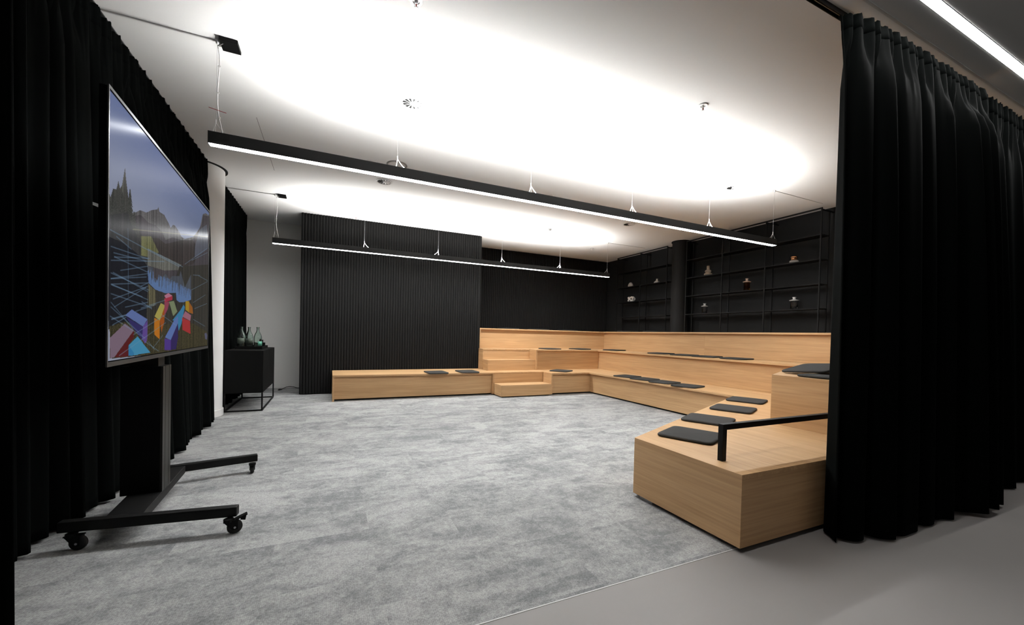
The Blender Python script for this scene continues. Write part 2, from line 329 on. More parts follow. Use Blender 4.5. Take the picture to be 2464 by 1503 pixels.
# ------------------------------------------------------------------ the room shell
CZ = 3.38
X0, X1, YB, YF = -1.95, 7.34, 9.50, -1.2      # room limits; YF lies behind the camera
def struct(name, mb, mat, label, cat, **kw):
    return tag(mb.build(name, mat, None, **kw), label, cat, kind='structure')
struct('floor', MB().box(X0, X1+0.1, 1.553, YB+0.1, -0.05, 0), M['carpet'], 'mottled light grey carpet tiles across the seating area', 'floor')
struct('floor', MB().box(X0, X1+0.1, YF, 1.547, -0.05, 0), M['vinyl'], 'smooth warm grey floor in front of the carpet edge', 'floor')
struct('trim_1', MB().box(X0, X1+0.1, 1.547, 1.553, -0.05, 0.0015), M['plasterrim'], 'thin pale metal strip where carpet meets smooth floor', 'trim')
struct('ceiling', MB().box(X0-0.1, X1+0.1, YF, YB+0.1, CZ, CZ+0.1), M['white'], 'white plaster ceiling above the tiered seating', 'ceiling')
struct('trim_2', MB().box(X0, X1, 1.422, 1.432, CZ-0.006, CZ+0.001).box(X0, X1, 1.432, 1.440, CZ-0.002, CZ+0.001), M['plasterrim'], 'narrow ceiling joint strip between curtain track and light strip', 'trim')
struct('trim_3', MB().box(-0.707, -0.704, 4.90, 6.4, CZ-0.0012, CZ), M['duct'], 'hairline dark joint in the ceiling above the near lamp end', 'trim')
struct('wall_back', MB().box(X0-0.1, X1+0.1, YB, YB+0.1, 0, CZ), M['wallwhite'], 'white back wall between dark curtain and ribbed panel', 'wall')
struct('baseboard_back', MB().box(X0, -0.48, YB-0.014, YB, 0, 0.09), M['wallwhite'], 'low white baseboard under the white back wall', 'baseboard')
struct('wall_left', MB().box(X0-0.1, X0, YF, YB, 0, CZ), M['wallwhite'], 'left wall hidden behind the long black curtains', 'wall')
struct('wall_right', MB().box(X1, X1+0.1, YF, YB, 0, CZ), M['blackwall'], 'black wall behind the shelves on the right', 'wall')

# white round column between the two left curtains
cc = (-1.66, 6.75, 0)
t = thing('column', 'white round column between the two black curtains on the left', 'column', cc)
MB().lathe([(0.325, 0.0), (0.325, CZ-0.012)], cc, 64).build('shaft', M['white'], t, smooth=True)
MB().lathe([(0.338, 0.0), (0.338, 0.085), (0.327, 0.09)], cc, 64).build('baseboard', M['white'], t, smooth=True)
MB().lathe([(0.356, CZ-0.012), (0.356, CZ-0.001)], cc, 64).build('shadow_gap', M['duct'], t, smooth=True)
# black round column between the two shelving units
cc = (7.14, 6.635, 1.352)
t = thing('column', 'black round column between the two black shelving units', 'column', cc)
MB().lathe([(0.185, 0), (0.185, CZ-1.352-0.02)], cc, 48).build('shaft', M['blackwall'], t, smooth=True)
MB().lathe([(0.205, CZ-1.352-0.02), (0.205, CZ-1.352-0.001)], cc, 48).build('shadow_gap', M['duct'], t, smooth=True)

# ribbed panels
def ribs(x0, x1, yf, pitch, depth, z0, z1, yback, round_end=0.0):
    pts = []
    n = int(round((x1-x0)/pitch)); p = (x1-x0)/n
    for i in range(n):
        a = x0+i*p; g = p*0.13
        pts += [(a, yf+depth), (a+g, yf+depth)]
        k = 6
        for j in range(k+1):
            t = PI*j/k
            pts.append((a+g+(p-2*g)*(0.5-0.5*math.cos(t)), yf+depth-depth*math.sin(t)**0.7 if 0 < j < k else yf+depth))
        pts += [(a+p-g, yf+depth)]
    q = [pts[0]]
    for a in pts[1:]:
        if abs(a[0]-q[-1][0]) > 1e-6 or abs(a[1]-q[-1][1]) > 1e-6: q.append(a)
    if round_end:
        r = round_end
        for j in range(1, 9):
            t = PI/2*j/8
            q.append((x1+r*math.sin(t), yf+depth+r-r*math.cos(t)))
        q.append((x1+r, yback))
    else: q.append((x1, yback))
    q.append((x0, yback))
    m = MB(); nn = len(q)
    m.add([(x, y, z0) for x, y in q]+[(x, y, z1) for x, y in q], [(i, (i+1) % nn, nn+(i+1) % nn, nn+i) for i in range(nn-2)])
    m.add([(x0, yf+depth, z0), (x0, yback, z0), (x0, yback, z1), (x0, yf+depth, z1)], [(0, 1, 2, 3)])
    return m
tag(ribs(-0.482, 3.03, 8.40, 0.0502, 0.020, 0.012, CZ-0.003, YB-0.002, 0.045).build('ribbed_wall_panel', M['slat'], None),
    'tall black ribbed panel standing forward behind the long low bench', 'wall panel')
tag(ribs(3.08, 7.335, 9.462, 0.0502, 0.018, 1.353, CZ-0.003, YB-0.002).build('ribbed_wall_panel', M['slat'], None),
    'recessed black ribbed panel behind the top tier in the far corner', 'wall panel')

# ------------------------------------------------------------------ tiered oak seating
S1, S2, S3, TH = 0.45, 0.90, 1.35, 0.03
SL = 0.4577
SEAT = 'stepped oak seating'
# low left bench
t = thing('bench', 'long low oak bench in front of the black ribbed panel', 'bench', (1.55, 7.9, 0), SEAT)
MB().box(0.075, 3.028, 7.44, 8.39, S1-TH, S1).build('seat', M['oak_x'], t, bevel=0.002)
MB().box(0.105, 3.0, 7.505, 7.525, 0.03, S1-TH).build('front_panel', M['oak_x'], t)
MB().box(0.075, 0.105, 7.44, 8.39, 0.0, S1-TH).build('end_panel', M['oak_y'], t, bevel=0.0015)
MB().box(3.0, 3.028, 7.44, 8.39, 0.02, S1-TH).build('end_panel', M['oak_y'], t, bevel=0.0015)
MB().box(0.11, 3.0, 7.55, 7.57, 0, 0.05).build('plinth', M['darkplinth'], t)
# lower step
def step(name_label, x0, x1, y0, y1, z0, z1, plinth):
    t = thing('step_block', name_label, 'step', ((x0+x1)/2, (y0+y1)/2, z0), SEAT)
    zb = z0+(0.02 if plinth else 0)
    MB().box(x0, x1, y0, y1, z1-0.02, z1).build('tread', M['oak_x'], t, bevel=0.0015)
    MB().box(x0, x1, y0, y0+0.02, zb, z1-0.02).build('riser', M['oak_x'], t)
    MB().box(x0, x0+0.02, y0+0.02, y1, zb, z1-0.02).build('side_panel', M['oak_y'], t)
    MB().box(x1-0.02, x1, y0+0.02, y1, zb, z1-0.02).build('side_panel', M['oak_y'], t)
    if plinth: MB().box(x0+0.04, x1-0.04, y0+0.04, y1-0.01, 0, zb).build('plinth', M['darkplinth'], t)
step('small oak step on the carpet beside the long low bench', 3.032, 4.146, 7.06, 7.438, 0, 0.235, True)
step('small oak step set on the lower tier, leading to the middle tier', 3.04, 4.156, 7.83, 8.108, S1+0.001, 0.675, False)

def diag(x0, y0, x): return y0+SL*(x-x0)
# lower tier with the wing towards the viewer
t = thing('seating_tier', 'lowest oak tier, wrapping from the step round to the near right wing', 'tiered bench', (4.6, 5.0, 0), SEAT)
c1 = (2.138, 2.378)
poly = [(3.031, 7.44), (4.15, 7.44), (4.15, 7.09), (5.08, 7.09), (5.08, diag(*c1, 5.08)), c1, (2.138, 1.502), (5.9, 1.502), (6.1, 3.0), (6.1, 8.385), (3.031, 8.385)]
MB().prism(poly, S1-TH, S1).build('seat', M['oak_y'], t, bevel=0.0015)
MB().box(3.031, 4.15, 7.45, 7.47, 0.03, S1-TH).build('riser', M['oak_x'], t)
MB().box(4.18, 5.145, 7.155, 7.175, 0.03, S1-TH).build('riser', M['oak_x'], t)
MB().box(5.145, 5.165, 3.80, 7.175, 0.03, S1-TH).build('riser', M['oak_y'], t)
MB().box(4.15, 4.18, 7.09, 7.45, 0.02, S1-TH).build('side_panel', M['oak_y'], t, bevel=0.0015)
MB().prism([(c1[0]+0.02, c1[1]+0.00915), (c1[0]+0.02, c1[1]-0.014), (5.17, diag(*c1, 5.17)-0.0225), (5.17, diag(*c1, 5.17))], 0.03, S1-TH).build('riser', M['oak_x'], t)
MB().prism([(2.138, 1.502), (2.158, 1.522), (2.158, 2.387), (2.138, 2.378)], 0.03, S1-TH).build('front_panel', M['oak_y'], t)
MB().prism([(2.138, 1.502), (5.9, 1.502), (5.9, 1.522), (2.158, 1.522)], 0.03, S1-TH).build('end_panel', M['oak_x'], t)
MB().prism([(2.26, 1.56), (5.5, 1.56), (5.5, 3.8), (2.26, 2.34)], 0, 0.03).build('plinth', M['darkplinth'], t)
MB().box(5.20, 5.22, 3.8, 7.21, 0, 0.05).box(3.06, 5.2, 7.5, 7.52, 0, 0.05).box(4.2, 5.2, 7.19, 7.21, 0, 0.05).build('plinth', M['darkplinth'], t)
MB().box(2.16, 2.25, 2.2, 2.33, 0.0, 0.028).build('foot', M['greymetal'], t)
# middle tier
t = thing('seating_tier', 'middle oak tier with the raised block beside the handrail', 'tiered bench', (5.4, 5.0, S1), SEAT)
c2 = (3.76, 2.384)
poly = [(3.03, 8.11), (4.16, 8.11), (4.16, 7.79), (5.81, 7.79), (5.81, diag(*c2, 5.81)), c2, (3.76, 1.56), (5.75, 1.56), (6.75, 2.6), (6.75, 8.75), (3.09, 8.75), (3.09, 8.385), (3.03, 8.385)]
MB().prism(poly, S2-TH, S2).build('seat', M['oak_y'], t, bevel=0.0015)
zb = S1+0.001
MB().box(3.06, 4.16, 8.118, 8.138, zb, S2-TH).build('riser', M['oak_x'], t)
MB().box(4.19, 5.87, 7.85, 7.87, zb, S2-TH).build('riser', M['oak_x'], t)
MB().box(5.87, 5.89, 3.42, 7.87, zb, S2-TH).build('riser', M['oak_y'], t)
MB().box(4.16, 4.19, 7.79, 8.13, zb, S2-TH).build('side_panel', M['oak_y'], t, bevel=0.0015)
MB().box(3.03, 3.06, 8.11, 8.385, zb, S2-TH).build('side_panel', M['oak_y'], t)
MB().prism([(c2[0]+0.02, c2[1]+0.00915), (c2[0]+0.02, c2[1]-0.014), (5.89, diag(*c2, 5.89)-0.0225), (5.89, diag(*c2, 5.89))], zb, S2-TH).build('riser', M['oak_x'], t)
MB().prism([(3.76, 1.56), (3.78, 1.58), (3.78, 2.393), (3.76, 2.384)], zb, S2-TH).build('front_panel', M['oak_y'], t)
MB().prism([(3.76, 1.56), (5.75, 1.56), (5.75, 1.58), (3.78, 1.58)], zb, S2-TH).build('end_panel', M['oak_x'], t)
# top tier
t = thing('seating_tier', 'highest oak tier running in front of the black shelves', 'tiered bench', (6.0, 6.0, S2), SEAT)
c3 = (5.42, 2.384)
poly = [(3.082, 8.49), (6.50, 8.49), (6.50, diag(*c3, 6.50)), c3, (5.42, 1.60), (7.33, 1.60), (7.33, 9.455), (3.082, 9.455)]
MB().prism(poly, S3-TH, S3).build('seat', M['oak_y'], t, bevel=0.0015)
zb = S2+0.001
MB().box(3.082, 3.112, 8.49, 8.75, zb, S3-TH).build('end_panel', M['oak_y'], t)
MB().box(3.112, 6.56, 8.55, 8.57, zb, S3-TH).build('riser', M['oak_x'], t)
MB().box(6.56, 6.58, 5.46, 8.57, zb, S3-TH).build('riser', M['oak_y'], t)
MB().box(6.56, 6.58, 3.0, 5.458, zb, S3-TH).build('riser', M['oak_y'], t)
MB().prism([c3, (c3[0]+0.02, c3[1]-0.012), (6.60, diag(*c3, 6.60)-0.012), (6.58, diag(*c3, 6.58))], zb, S3-TH).build('riser', M['oak_x'], t)
MB().box(5.42, 5.44, 1.62, 2.372, zb, S3-TH).build('front_panel', M['oak_y'], t)

# low black handrail on the wing
t = thing('handrail', 'low square black handrail standing on the near oak wing', 'handrail', (2.27, 1.735, S1))
MB().box(2.252, 2.288, 1.717, 1.753, S1, 0.682).build('post', M['blackmetal'], t, bevel=0.002)
MB().box(2.288, 3.70, 1.717, 1.753, 0.646, 0.682).build('rail', M['blackmetal'], t, bevel=0.002)
MB().box(3.664, 3.70, 1.717, 1.753, S1, 0.646).build('post', M['blackmetal'], t, bevel=0.002)

# ------------------------------------------------------------------ seat cushions
def cushion_mesh():
    a, h, n = 0.205, 0.025, 64
    prof = [(0.0, 0.001), (0.75, 0.001), (0.955, 0.002), (0.985, 0.006), (1.0, 0.0125), (0.992, 0.018), (0.970, 0.0225), (0.90, 0.0245), (0.0, 0.025)]
    m = MB(); vs = []; fs = []
    for s, z in prof:
        for k in range(n):
            t = 2*PI*k/n; e = 2/9.0
            x = math.copysign(abs(math.cos(t))**e, math.cos(t)); y = math.copysign(abs(math.sin(t))**e, math.sin(t))
            vs.append((a*s*x, a*s*y, z))
    for i in range(len(prof)-1):
        for k in range(n):
            fs.append((i*n+k, i*n+(k+1) % n, (i+1)*n+(k+1) % n, (i+1)*n+k))
    m.add(vs, fs); return m
cush0 = None
def cushion(x, y, z, deg, label, group, tilt=(0, 0), sc=(1, 1)):
    global cush0
    if cush0 is None:
        me_mb = cushion_mesh(); o = me_mb.build('seat_cushion', M['felt'], None, smooth='full'); cush0 = o
    else:
        o = cush0.copy(); COL.objects.link(o)
    o.location = (x, y, z+0.0005); o.rotation_euler = (math.radians(tilt[0]), math.radians(tilt[1]), math.radians(deg))
    o.scale = (sc[0], sc[1], 1)
    tag(o, label, 'cushion', group)
    return o
g = 'cushions on the low left bench'
cushion(1.885, 7.575, S1, 2, 'charcoal felt cushion on the low left bench, farther from the oak step', g, sc=(0.95, 1.15))
cushion(2.525, 7.63, S1, 1, 'charcoal felt cushion on the low left bench, nearer the oak step', g, sc=(0.95, 1.15))
g = 'cushions on the lowest tier'
cushion(4.60, 7.45, S1, 35, 'single charcoal cushion on the lowest tier just right of the step', g)
D = ' of four in a row along the right of the lowest tier'
for k, (x, y, w) in enumerate(((5.30, 6.15, 'farthest charcoal cushion'), (5.295, 5.67, 'second farthest charcoal cushion'), (5.28, 5.18, 'second nearest charcoal cushion'), (5.26, 4.67, 'nearest charcoal cushion'))):
    cushion(x, y, S1, (13, 12, 11, 17)[k], w+D, g)
g = 'cushions on the near wing'
D = ' lying on the diagonal edge of the near oak wing'
for x, y, a, w in ((4.80, 3.345, 24, 'farthest of four charcoal cushions'), (4.05, 2.975, 25, 'second farthest of four charcoal cushions'), (3.26, 2.645, 27, 'second nearest of four charcoal cushions'), (2.60, 2.26, 24, 'nearest and largest looking charcoal cushion')):
    cushion(x, y, S1, a, w+D, g)
g = 'cushions on the middle tier'
cushion(4.69, 8.12, S2, 12, 'left charcoal cushion on the middle tier at the back, beside the upper step', g)
cushion(5.53, 8.13, S2, 14, 'charcoal cushion at the back of the middle tier, between step and corner', g)
cushion(6.14, 7.60, S2, 14, 'charcoal cushion in the corner of the middle tier, away from the others', g)
D = ' of four in a row along the right of the middle tier'
for x, y, w in ((6.12, 6.12, 'farthest charcoal cushion'), (6.11, 5.52, 'second farthest charcoal cushion'), (6.10, 5.02, 'second nearest charcoal cushion'), (6.10, 4.45, 'nearest charcoal cushion')):
    cushion(x, y, S2, 14, w+D, g)
g = 'cushions piled on the raised block'
cushion(4.00, 2.00, S2, 0, 'charcoal cushion lying flat at the front of the raised oak block', g)
cushion(4.68, 2.28, S2, 2, 'bottom charcoal cushion of the pile on the raised oak block', g)
cushion(4.71, 2.26, S2+0.026, -3, 'upper flat charcoal cushion of the pile on the raised oak block', g)
cushion(4.225, 2.275, S2+0.053, 0, 'charcoal cushion leaning tilted against the pile on the raised oak block', g, tilt=(-4.5, -9.5))
g = 'cushions on the top tier'
D = ' seen edge-on along the back of the top oak tier'
for x, y, w in ((3.95, 8.86, 'left of three black cushions'), (4.78, 8.86, 'middle of three black cushions'), (5.62, 8.86, 'right of three black cushions')):
    cushion(x, y, S3, 8, w+D, g)
D = ' seen edge-on along the right side of the top oak tier'
for x, y, w in ((6.75, 7.85, 'farther of two black cushions'), (6.75, 6.95, 'nearer of two black cushions')):
    cushion(x, y, S3, 8, w+D, g)

# ------------------------------------------------------------------ pendant lamps
def curve(p0, p1, p2, n=8):
    p0, p1, p2 = Vector(p0), Vector(p1), Vector(p2)
    return [(p0*(1-i/n)**2+p1*(2*(i/n)*(1-i/n))+p2*(i/n)**2) for i in range(n+1)]
def pendant(yc, label, tail_dirs, cable_to, wire_x, red):
    xa, xb, zb, zt, w = -0.842, 5.856, 2.592, 2.682, 0.066
    t = thing('pendant_lamp', label, 'lamp', ((xa+xb)/2, yc, zb), 'long linear pendant lamps')
    h = MB()
    h.box(xa, xb, yc-w/2, yc-w/2+0.004, zb, zt).box(xa, xb, yc+w/2-0.004, yc+w/2, zb, zt)
    h.box(xa+0.004, xb-0.004, yc-w/2+0.004, yc+w/2-0.004, zb+0.03, zb+0.045)
    h.box(xa, xa+0.004, yc-w/2+0.004, yc+w/2-0.004, zb, zt).box(xb-0.004, xb, yc-w/2+0.004, yc+w/2-0.004, zb, zt)
    h.build('housing', M['lampblack'], t)
    MB().box(xa+0.005, xb-0.005, yc-w/2+0.005, yc+w/2-0.005, zb-0.001, zb+0.012).build('diffuser', M['down'], t)
    MB().box(xa+0.69, xb-0.70, yc-w/2+0.008, yc+w/2-0.008, zt-0.026, zt-0.019).build('uplight_strip', M['up'], t)
    for i, x in enumerate(wire_x):
        zn = 2.772
        o = MB().tube([(x, yc, zn), (x+0.004, yc, CZ-0.012)], 0.0012, 6).build('suspension_wire', M['wire'], t)
        MB().lathe([(0.0, CZ-0.03), (0.008, CZ-0.028), (0.012, CZ-0.012), (0.02, CZ-0.0012)], (x+0.004, yc, 0), 14).build('ceiling_mount', M['satin'], o, smooth=True)
        m = MB().tube([(x, yc, zn-0.02), (x, yc, zn+0.015)], 0.0035, 8)
        d = tail_dirs[i]
        m.tube(curve((x, yc, zn-0.005), (x+0.02*d, yc, zn-0.05), (x+0.075*d, yc, zt+0.002)), 0.0022, 6)
        m.tube(curve((x, yc, zn-0.005), (x-0.003*d, yc-0.012, zn-0.05), (x-0.012*d, yc-0.03, zt-0.004)), 0.0016, 6)
        m.tube(curve((x, yc, zn-0.005), (x-0.003*d, yc+0.012, zn-0.05), (x-0.012*d, yc+0.03, zt-0.004)), 0.0016, 6)
        m.build('wire_bracket', M['whitecable'], o, smooth=True)
    # canopy, feed cable, ceiling cable run
    MB().box(-0.775, -0.655, yc-0.07, yc+0.07, CZ-0.028, CZ-0.0012).build('canopy', M['plasticblack'], t, bevel=0.003)
    pts = []
    for i in range(25):
        u = i/24; z = CZ-0.03-(CZ-0.03-2.69)*u
        pts.append((-0.782+0.012*math.sin(u*7)+0.03*u*u-0.012, yc+0.012*math.sin(u*11+1), z))
    cab = MB().tube(pts, 0.004, 7).build('feed_cable', M['whitecable'], t, smooth=True)
    for u in (6, 13, 20): MB().tube([Vector(pts[u])-Vector((0.009, 0, 0)), Vector(pts[u])+Vector((0.009, 0, 0))], 0.006, 6).build('cable_tie', M['whitecable'], cab)
    if red:
        MB().tube([Vector((-0.845, yc, 2.868)), Vector((-0.735, yc, 2.85))], 0.0022, 6).build('red_tag', M['red'], cab)
    MB().tube([(-0.755, yc-0.03, CZ-0.03), (-0.79, yc-0.01, CZ-0.045), (-0.79, yc, CZ-0.06)], 0.004, 6).build('cable_clip', M['greymetal'], t)
    a, b = cable_to
    MB().box(a, -0.775, yc-0.006, yc+0.006, CZ-0.010, CZ-0.0012).build('ceiling_cable_run', M['plasterrim'], t)
    if b: MB().box(wire_x[-1]+0.02, b, yc-0.004, yc+0.004, CZ-0.006, CZ-0.0012).build('ceiling_cable_run', M['plasterrim'], t)
wx = [-0.80, 0.54, 1.885, 3.22, 4.505, 5.81]
pendant(3.74, 'long black linear pendant lamp hanging nearer the viewer, at its end beside the screen', [1, 1, 1, 1, 1, -1], (-1.6, 7.0), wx, True)
wx = [-0.815, 0.55, 1.864, 3.17, 4.54, 5.80]
pendant(7.52, 'long black linear pendant lamp farther back, in front of the ribbed panel', [1, 1, -1, 1, -1, -1], (-1.45, 6.9), wx, False)

# recessed strip light in the ceiling at the right, in front of the curtain track
t = thing('strip_light', 'recessed glowing ceiling strip in front of the right curtain', 'lamp', (4.0, 1.253, CZ))
MB().box(0.9, 7.2, 1.226, 1.280, CZ-0.004, CZ-0.0012).build('diffuser', M['strip'], t)
MB().box(0.9, 7.2, 1.221, 1.225, CZ-0.005, CZ-0.001).box(0.9, 7.2, 1.281, 1.285, CZ-0.005, CZ-0.001).build('edge_profile', M['plasterrim'], t)

# ------------------------------------------------------------------ ceiling fittings
def sprinkler(x, y, label, first=[]):
    g = 'ceiling sprinklers'
    if first:
        dup(first[0], (x, y, CZ), label, g); return
    t = thing('sprinkler', label, 'sprinkler', (x, y, CZ), g); first.append(t)
    c = (x, y, CZ)
    MB().lathe([(0.042, -0.0012), (0.044, -0.004), (0.040, -0.009), (0.024, -0.011), (0.022, -0.004), (0.0, -0.004)], c, 28, cap=False).build('escutcheon', M['satin'], t, smooth=True)
    m = MB().lathe([(0.012, -0.004), (0.012, -0.018), (0.008, -0.022), (0.0, -0.022)], c, 14)
    for s in (-1, 1): m.tube([(x+0.009*s, y, CZ-0.018), (x+0.012*s, y, CZ-0.032), (x+0.008*s, y, CZ-0.048), (x, y, CZ-0.054)], 0.0022, 6)
    m.build('frame', M['satin'], t, smooth=True)
    MB().lathe([(0.0, -0.046), (0.004, -0.044), (0.0045, -0.026), (0.0, -0.022)], c, 10).build('glass_bulb', M['red'], t, smooth=True)
    MB().lathe([(0.0, -0.058), (0.018, -0.057), (0.018, -0.055), (0.0, -0.053)], c, 20).build('deflector', M['satin'], t, smooth=True)
for x, y, l in ((0.489, 2.70, 'chrome ceiling sprinkler with red bulb at the top edge of the view'),
                (3.125, 2.70, 'chrome ceiling sprinkler near the right curtain, in front of the near lamp'),
                (0.448, 5.46, 'chrome sprinkler just behind the near lamp, beside a round ceiling ring'),
                (3.10, 5.46, 'chrome sprinkler peeping over the near lamp in the middle of the ceiling'),
                (5.82, 5.46, 'chrome sprinkler between the lamps near the right wall'),
                (0.44, 8.18, 'chrome sprinkler above the left part of the ribbed panel'),
                (3.11, 8.18, 'chrome sprinkler at the right edge of the forward ribbed panel'),
                (5.84, 8.18, 'chrome sprinkler in the far right corner of the ceiling')):
    sprinkler(x, y, l)
def vent(x, y, r, label, rz, first=[]):
    g = 'round ceiling vents'
    if first:
        o = dup(first[0], (x, y, CZ), label, g, rz); o.scale = (r/0.12, r/0.12, 1); return
    t = thing('air_vent', label, 'air vent', (x, y, CZ), g); first.append(t)
    c = (x, y, CZ)
    MB().lathe([(0.12, -0.0012), (0.12, -0.006), (0.10, -0.010), (0.098, -0.002)], c, 40, cap=False).build('rim', M['plasterrim'], t, smooth=True)
    MB().lathe([(0.0, -0.0016), (0.099, -0.0016)], c, 40, cap=False).build('opening', M['duct'], t)
    m = MB().lathe([(0.0, -0.010), (0.022, -0.010), (0.022, -0.003)], c, 20, cap=False)
    for k in range(12):
        a = 2*PI*k/12; da = 0.20
        def pt(rr, ang, z): return (x+rr*math.cos(ang), y+rr*math.sin(ang), CZ+z)
        m.add([pt(0.02, a-0.25, -0.004), pt(0.098, a-da*0.45, -0.003), pt(0.098, a+da*0.75, -0.009), pt(0.02, a+0.35, -0.009)], [(0, 1, 2, 3)])
    m.build('blades', M['plasterrim'], t)
    t.rotation_euler = (0, 0, rz); t.scale = (r/0.12, r/0.12, 1)
vent(0.69, 3.905, 0.11, 'round swirl vent in the bright ceiling above the near lamp', 0.3)
vent(0.70, 6.10, 0.115, 'round swirl vent between the lamps above the ribbed panel', 0.1)
vent(5.19, 6.10, 0.115, 'round swirl vent between the lamps near the right shelves', 0.6)
vent(5.19, 3.93, 0.10, 'round swirl vent in the bright ceiling near the right curtain', 0.9)
c = (0.775, 5.41, CZ)
t = thing('ceiling_speaker', 'round flush ceiling ring half hidden behind the near lamp', 'ceiling speaker', c)
MB().lathe([(0.13, -0.0012), (0.13, -0.008), (0.112, -0.012), (0.108, -0.004)], c, 40, cap=False).build('rim', M['greymetal'], t, smooth=True)
MB().lathe([(0.0, -0.005), (0.108, -0.004)], c, 40, cap=False).build('grille', M['plasterrim'], t)
c = (4.057, 7.167, CZ)
t = thing('smoke_detector', 'small white smoke detector on the bright ceiling over the far lamp', 'smoke detector', c)
MB().lathe([(0.05, -0.0012), (0.05, -0.012), (0.045, -0.016), (0.0, -0.016)], c, 24).build('base', M['detector'], t, smooth=True)
MB().lathe([(0.04, -0.016), (0.036, -0.036), (0.022, -0.046), (0.0, -0.047)], c, 24).build('sensor_head', M['detector'], t, smooth=True)

# ------------------------------------------------------------------ curtains
def interp(path, s):
    L = [0]
    for i in range(len(path)-1): L.append(L[-1]+math.dist(path[i], path[i+1]))
    s = max(0, min(1, s))*L[-1]
    for i in range(len(path)-1):
        if s <= L[i+1] or i == len(path)-2:
            u = (s-L[i])/(L[i+1]-L[i]); a, b = path[i], path[i+1]
            return (a[0]+(b[0]-a[0])*u, a[1]+(b[1]-a[1])*u), L[-1]
def curtain(label, ptop, pbot, z0, z1, pitch, atop, abot, seed, mat, group=None, head=0.13, hem=None, hf=2, kp=0.8, ha=None):
    rnd = random.Random(seed)
    (_, L) = interp(ptop, 1)
    n = max(2, int(L/pitch)); cols = n*int(20*max(1, pitch/0.16)); ha = ha or atop*0.85
    ph = [rnd.uniform(-0.5, 0.5) for _ in range(n+3)]; am = [rnd.uniform(0.65, 1.25) for _ in range(n+3)]
    ph2 = [rnd.uniform(-1, 1) for _ in range(n+3)]
    zs = [0, 0.02, 0.06, 0.12, 0.2, 0.3, 0.42, 0.54, 0.66, 0.74, 0.80, 0.85, 0.885, 0.91, 0.93, 0.945, 0.96]
    base = ((ptop[0][0]+ptop[-1][0])/2, (ptop[0][1]+ptop[-1][1])/2, z0)
    t = thing('curtain', label, 'curtain', base, group)
    def sm(arr, u):
        i = int(u); f = u-i; f = f*f*(3-2*f)
        return arr[min(i, len(arr)-1)]*(1-f)+arr[min(i+1, len(arr)-1)]*f
    def pos(i, z, heading=False):
        s = i/cols; zz = (z-z0)/(z1-z0)
        (xt, yt), _ = interp(ptop, s); (xb, yb), _ = interp(pbot, s)
        k = (1-zz)**kp
        x = xb*k+xt*(1-k); y = yb*k+yt*(1-k)
        (a, _), (b, _) = interp(ptop, s-0.01), interp(ptop, s+0.01)
        dx, dy = b[0]-a[0], b[1]-a[1]; l = math.hypot(dx, dy) or 1
        nx, ny = -dy/l, dx/l; tx, ty = dx/l, dy/l
        u = s*n; w = 2*PI*(u+sm(ph, u))
        A = atop+(abot-atop)*k; A *= sm(am, u)*(1-0.25*k)+0.25*k
        off = A*(math.sin(w)+0.22*math.sin(2*w+sm(ph2, u)*2)) + 0.35*A*k*math.sin(w*0.5+3*sm(ph2, u))
        if heading: off = ha*math.sin(2*PI*hf*u)+0.008*math.sin(2*PI*5.3*u)
        elif zz > 0.86:
            f = min(1, (zz-0.86)/0.09); f = f*f*(3-2*f); off = off*(1-f)+f*(ha*math.sin(2*PI*hf*u)+0.008*math.sin(2*PI*5.3*u))
        sl = 0.30*pitch*math.cos(w)*(0.4+0.6*k)*0.4
        return (x+nx*off+tx*sl, y+ny*off+ty*sl)
    m = MB(); vs = []; fs = []
    rows = [z0+(z1-z0)*q for q in zs if z0+(z1-z0)*q < z1-head]+[z1-head]
    for z in rows:
        for i in range(cols+1):
            x, y = pos(i, z)
            zz = z
            if z == z0 and hem: zz = z+hem(i/cols)
            vs.append((x, y, zz))
    W = cols+1
    for r in range(len(rows)-1):
        for i in range(cols): fs.append((r*W+i, r*W+i+1, (r+1)*W+i+1, (r+1)*W+i))
    m.add(vs, fs); o = m.build('fabric', mat, t, smooth='full')
    md = o.modifiers.new('cloth', 'SOLIDIFY'); md.thickness = 0.004; md.offset = 0
    m = MB(); vs = []; fs = []
    rows = [z1-head-0.002, z1-head*0.6, z1-head*0.25, z1]
    for r, z in enumerate(rows):
        for i in range(cols+1):
            x, y = pos(i, min(z, z1), True); vs.append((x, y, z+(0.006*math.sin(i*1.9) if r == 3 else 0)))
    for r in range(3):
        for i in range(cols): fs.append((r*W+i, r*W+i+1, (r+1)*W+i+1, (r+1)*W+i))
    m.add(vs, fs); o = m.build('heading', mat, t, smooth='full')
    md = o.modifiers.new('cloth', 'SOLIDIFY'); md.thickness = 0.006; md.offset = 0
    return t
gc = 'black floor-length curtains'
curtain('long black curtain on the left, behind the wheeled screen', [(-1.475, 1.95), (-1.47, 4.2), (-1.47, 6.33)],
        [(-1.50, 1.9), (-1.47, 3.0), (-1.40, 3.6), (-1.335, 4.8), (-1.385, 6.36)], 0.02, 3.35, 0.145, 0.036, 0.065, 3, M['velvet'], gc, hf=1)
curtain('narrow black curtain behind the sideboard, beyond the white column', [(-1.47, 7.16), (-1.465, 9.06)],
        [(-1.47, 7.16), (-1.46, 9.08)], 0.02, 3.35, 0.145, 0.036, 0.055, 5, M['velvet'], gc, hf=1)
curtain('black curtain bunched at the far left edge, nearest the viewer', [(-1.9, 1.58), (-0.78, 1.56)],
        [(-1.95, 1.50), (-0.68, 1.44)], 0.01, 3.345, 0.15, 0.04, 0.07, 8, M['velvet'], gc)
